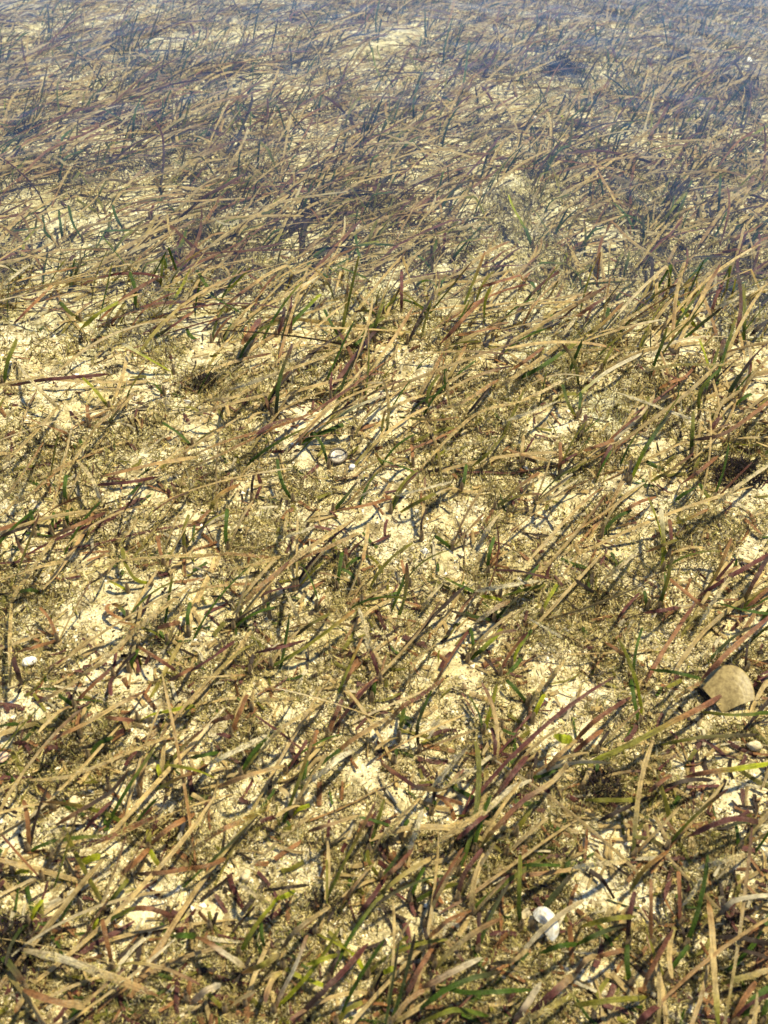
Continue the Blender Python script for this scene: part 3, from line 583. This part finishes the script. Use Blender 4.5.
for P, hw in FUR:
    k = int(60 + 800 * np.linalg.norm(P[-1] - P[0]))
    i = rng.integers(1, len(P) - 1, k); f = rng.random((k, 1))
    fp.append(P[i] * f + P[i - 1] * (1 - f) + rng.normal(0, .55, (k, 3)) * hw * (1, 1, .5)); fh.append(np.full(k, hw))
fp = np.vstack(fp); nf = len(fp)
V, F, C = filaments(nf, fp, rng.uniform(.0015, .008, nf), 1.0, FUZZ_PAL, [.34, .22, .10, .10, .06, .18], rng.uniform(.00015, .0004, nf))
tag(link('epiphyte_fuzz', mesh_np('epiphyte_fuzz', V, F, M_FUZZ, C)), 'short tan algae hairs growing on the older seagrass leaves', 'algae', kind='stuff')
print('fuzz', nf, 'shoots', count_s, 'loose', count_d)

# ------------------------------------------------------------------ shells, pebbles and dark filament clumps, some put in for shade
def lathe(profile, n=28, wob=0.0):
    V, F = [], []
    for r, z in profile:
        for a in range(n):
            th = 2 * math.pi * a / n
            k = 1 + wob * math.sin(2 * th + .6) + wob * .6 * math.sin(3 * th + 2)
            V.append((r * k * math.cos(th), r * k * math.sin(th), z))
    for i in range(len(profile) - 1):
        for a in range(n):
            F.append((i * n + a, i * n + (a + 1) % n, (i + 1) * n + (a + 1) % n, (i + 1) * n + a))
    return np.array(V), np.array(F)
def at(px, py, h=0.0):
    return unproject(np.array([float(px)]), np.array([float(py)]), h)[0]
M_PEARL = mat_shell("pearly_shell", (.20, .165, .12), (.40, .36, .29), 420, .25)
M_RIM = mat_shell("dark_shell_rim", (.035, .028, .02), (.11, .085, .055), 500, .5)
M_TAN = mat_shell("tan_shell", (.15, .105, .04), (.28, .21, .085), 260, .45)
M_WHITE = mat_shell("white_shell", (.50, .42, .28), (.80, .75, .62), 300, .35)
M_CHIP = mat_shell("bleached_chip", (.62, .56, .44), (.84, .80, .72), 500, .4)
M_STONE = mat_shell("cream_pebble", (.36, .28, .15), (.58, .48, .29), 350, .6)
M_PINK = mat_shell("pinkish_pebble", (.45, .28, .16), (.62, .42, .27), 350, .6)

rs = link('limpet_shell', None, loc=at(338, 457, .004))
tag(rs, 'small round grey shell with a dark rim lying in the algae', 'shell')
rs.rotation_euler = (math.radians(14), math.radians(-6), 0.5)
v, f = lathe([(.0098, -.001), (.0105, .001), (.0102, .003), (.0092, .0038), (.0082, .0034), (.0078, .002), (.0080, -.001)], wob=.035)
link('rim', mesh_np('rim', v, f, M_RIM), rs)
v, f = lathe([(.0083, .0022), (.0070, .0024), (.0050, .0012), (.0030, .0009), (.0016, .0017), (.0008, .0026), (.0001, .0028)], wob=.035)
link('bowl', mesh_np('bowl', v, f, M_PEARL), rs)

def valve(rx, ry, depth, ridges, mat, nu=22, nv=26, half=math.pi):
    """A domed bivalve shell half: fan from the hinge with concentric growth ridges and an inner wall."""
    V, F = [], []
    for side in (0, 1):
        for i in range(nu + 1):
            s = i / nu
            for j in range(nv + 1):
                a = -half / 2 + half * j / nv
                x = rx * s * math.sin(a) * (1.0 + .08 * math.cos(a)); y = ry * s * math.cos(a)
                q = (math.sin(a) * s) ** 2
                z = depth * (math.sin(min(1, s * 1.05) * math.pi * .82) ** .8) * (1 - .55 * q)
                z += (0.024 * depth * 2 * math.sin(s * ridges * 2 * math.pi)) * s
                V.append((x, y, z - side * .0011))
    off = (nu + 1) * (nv + 1)
    for side in (0, 1):
        for i in range(nu):
            for j in range(nv):
                b = side * off + i * (nv + 1) + j
                F.append((b, b + 1, b + nv + 2, b + nv + 1))
    for j in range(nv):
        b = nu * (nv + 1) + j
        F.append((b, b + 1, b + 1 + off, b + off))
    return mesh_np('valve', np.array(V), np.array(F), mat)
fan = link('fan_shell', None, loc=at(723, 714, -.001))
tag(fan, 'large tan fan shaped shell half buried near the right edge', 'shell')
fan.rotation_euler = (math.radians(22), math.radians(-10), math.radians(-24))
link('valve', valve(.0235, .043, .0055, 8, M_TAN, half=math.pi * .72), fan)

ws = link('white_clam', None, loc=at(545, 925, .010))
tag(ws, 'bright white clam shell standing on edge under a dark green leaf', 'shell')
ws.rotation_euler = (0, 0, math.radians(-60))
a = link('valve', valve(.0115, .0115, .006, 4, M_WHITE, half=math.pi * 1.1), ws, (0, 0, 0)); a.rotation_euler = (math.radians(48), 0, 0)
b = link('valve', valve(.0105, .0095, .005, 4, M_STONE, half=math.pi * 1.1), ws, (-.006, -.0045, -.003)); b.rotation_euler = (math.radians(-150), math.radians(10), 0)

def pebble(name, px, py, r, sx, sy, sz, mat, label, cat, seed):
    R = np.random.default_rng(seed)
    n, k = 14, 9
    V, F = [], []
    ph = R.uniform(0, 6, 4)
    for i in range(k + 1):
        th = math.pi * i / k
        for j in range(n):
            p = 2 * math.pi * j / n
            w = 1 + R.normal(0, .05) + .16 * math.sin(2 * p + ph[0]) * math.sin(th) + .12 * math.sin(3 * p + ph[1] + th * 2) + .10 * math.cos(3 * th + ph[2])
            V.append((r * sx * w * math.sin(th) * math.cos(p), r * sy * w * math.sin(th) * math.sin(p), r * sz * w * math.cos(th)))
    for i in range(k):
        for j in range(n):
            F.append((i * n + j, i * n + (j + 1) % n, (i + 1) * n + (j + 1) % n, (i + 1) * n + j))
    o = link(name, mesh_np(name, np.array(V), np.array(F), mat), loc=at(px, py, r * sz * .7 + .002))
    o.rotation_euler = (0, 0, R.uniform(0, 6))
    return tag(o, label, cat)
pebble('shell_chip', 29, 661, .0045, 1, 1.25, .8, M_CHIP, 'glaring white shell chip beside a tan leaf at the left edge', 'shell chip', 1)
pebble('pebble', 352, 467, .0034, 1, 1, .8, M_CHIP, 'tiny white pebble touching the dark rimmed round shell', 'pebble', 2)
pebble('broken_shell', 755, 746, .0055, .7, 1.3, .6, M_STONE, 'pale broken shell just below the tan fan shell', 'shell', 3)
pebble('shell_chip', 748, 60, .012, 1.6, .8, .5, M_CHIP, 'pale shell chip near the dark clumps in the top right corner', 'shell chip', 4)
pebble('shell_chip', 534, 118, .0055, 1.3, .8, .6, M_CHIP, 'small white chip at the upper centre among purple leaves', 'shell chip', 5)
pebble('pebble', 154, 278, .0075, 1.1, 1, .7, M_STONE, 'cream pebble beside a green leaf at the upper left', 'pebble', 6)
pebble('pebble', 246, 876, .0042, 1, 1, .9, M_STONE, 'round cream pebble by the bare sand at the lower left', 'pebble', 7)
pebble('pebble', 3, 757, .0042, 1, 1, .7, M_PINK, 'pinkish brown pebble cut off by the left edge', 'pebble', 8)
pebble('pebble', 75, 800, .0036, 1.4, .9, .35, M_STONE, 'flat pale pebble under a dead leaf at the lower left', 'pebble', 9)
pebble('pebble', 575, 119, .020, 1.5, .8, .5, M_STONE, 'large smooth cream stone at the upper centre', 'pebble', 10)
pebble('shell_chip', 390, 10, .010, 1.4, .8, .5, M_CHIP, 'bright white chip at the top edge near the centre', 'shell chip', 11)

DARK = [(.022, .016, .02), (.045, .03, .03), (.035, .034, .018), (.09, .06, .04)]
def clump(px, py, rpx, n, label):  # low heap of dark filaments
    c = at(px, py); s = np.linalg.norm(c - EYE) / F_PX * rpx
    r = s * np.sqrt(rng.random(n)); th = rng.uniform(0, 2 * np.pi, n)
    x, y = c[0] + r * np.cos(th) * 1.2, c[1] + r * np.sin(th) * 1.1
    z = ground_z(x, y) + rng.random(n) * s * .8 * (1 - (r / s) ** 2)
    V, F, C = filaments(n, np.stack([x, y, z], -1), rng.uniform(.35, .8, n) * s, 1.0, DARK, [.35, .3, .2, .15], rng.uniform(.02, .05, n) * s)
    tag(link('dark_clump', mesh_np('dark_clump', V - c, F, M_FUZZ, C), loc=c), label, 'algae', 'dark clumps')
clump(731, 90, 13, 420, 'round dark clump below the pale chip at the top right')
clump(682, 62, 10, 300, 'small dark clump left of the pale chip at top right')
clump(564, 72, 15, 420, 'wide dark clump above the large cream stone')
clump(26, 136, 15, 300, 'dark clump near the upper left edge')
clump(192, 178, 8, 220, 'small dark clump under a pale loose leaf, upper left')
clump(736, 478, 20, 420, 'broad brown black clump standing in for shade at the right edge, mid height')  # dark brown filaments added where the bed is only shaded
clump(728, 293, 10, 260, 'dark clump beneath two pale leaves at the upper right')
clump(115, 370, 7, 200, 'small dark clump just right of the bare sand, middle left')
clump(205, 385, 12, 300, 'purple brown clump left of the long orange leaf')
clump(322, 905, 12, 300, 'grey brown tuft standing in for shadow beside bare sand at the bottom centre')  # filaments put in for a dark grey shadow on the sand
clump(600, 790, 20, 420, 'shaggy dark clump under the thick olive leaf, lower right')
clump(8, 950, 24, 460, 'large dark clump in the bottom left corner')
clump(738, 940, 16, 320, 'dark clump among black leaves in the bottom right corner')

# ------------------------------------------------------------------ labels that single each leaf and shoot out
NAMES = {'T': 'tan', 'P': 'maroon', 'R': 'rust brown', 'G': 'dark green', 'O': 'olive', 'Y': 'yellow green', 'K': 'blackish', 'W': 'pale straw'}
def row(y):
    return ['along the top edge', 'near the top', 'in the upper part', 'above the middle', 'at mid height', 'below the middle', 'in the lower part', 'near the bottom', 'along the bottom edge'][int(np.clip(y / 1024 * 9, 0, 8))]
def column(x):
    return ['far left', 'left', 'left of centre', 'right of centre', 'right', 'far right'][int(np.clip(x / 768 * 6, 0, 5))]
def look(kind, codes, L, ang, leaves):
    a, b = NAMES[codes[0]], NAMES[codes[-1]]
    size = 'short' if L < .05 else ('long' if L > .13 else 'medium')
    a180 = ang % 180
    if kind == 'd':
        lie = 'level' if a180 < 12 or a180 > 168 else ('rising right' if a180 < 75 else ('steep' if a180 < 105 else 'falling right'))
        return f"{size} loose {a}{'' if a == b else ' to ' + b} leaf lying {lie}"
    lean = 'upright' if 70 < ang < 110 else ('right leaning' if -70 <= ang <= 70 else ('left leaning' if ang >= 110 or ang < -110 else 'drooping'))
    return f"{size} {lean} {a}{'' if a == b else ' to ' + b} {['', 'single', 'two', 'three', 'four'][leaves]} leaf shoot"
book = {}
for rec in LABELLED:
    o, kind, x, y, codes, L, ang, leaves = rec
    book.setdefault(look(kind, codes, L, ang, len([c for c in o.children if c.name.startswith('leaf')]) if kind == 's' else 1) + ', ' + column(x) + ' ' + row(y), []).append(rec)
ORD = ['leftmost', 'second leftmost', 'third leftmost', 'fourth leftmost', 'fifth leftmost', 'sixth leftmost']
for text, recs in book.items():
    recs.sort(key=lambda r: r[2])
    for k, rec in enumerate(recs):
        o = rec[0]
        full = text if len(recs) == 1 else text + ', ' + ORD[min(k, 5)]
        for cut in ((' in the upper part', ' upper part'), (' in the lower part', ' lower part'), (' lying ', ' '), (' along the', ''), (' loose', ''), (' near the', ' near'), ('medium ', ''), (' at mid height', ' mid height'), (' single leaf', ''), (' of centre', '')):
            if len(full.split()) > 16: full = full.replace(*cut)
        o['label'] = full
        o['category'] = 'leaf' if rec[1] == 'd' else 'seagrass'
        o['group'] = 'loose seagrass leaves' if rec[1] == 'd' else 'seagrass shoots'
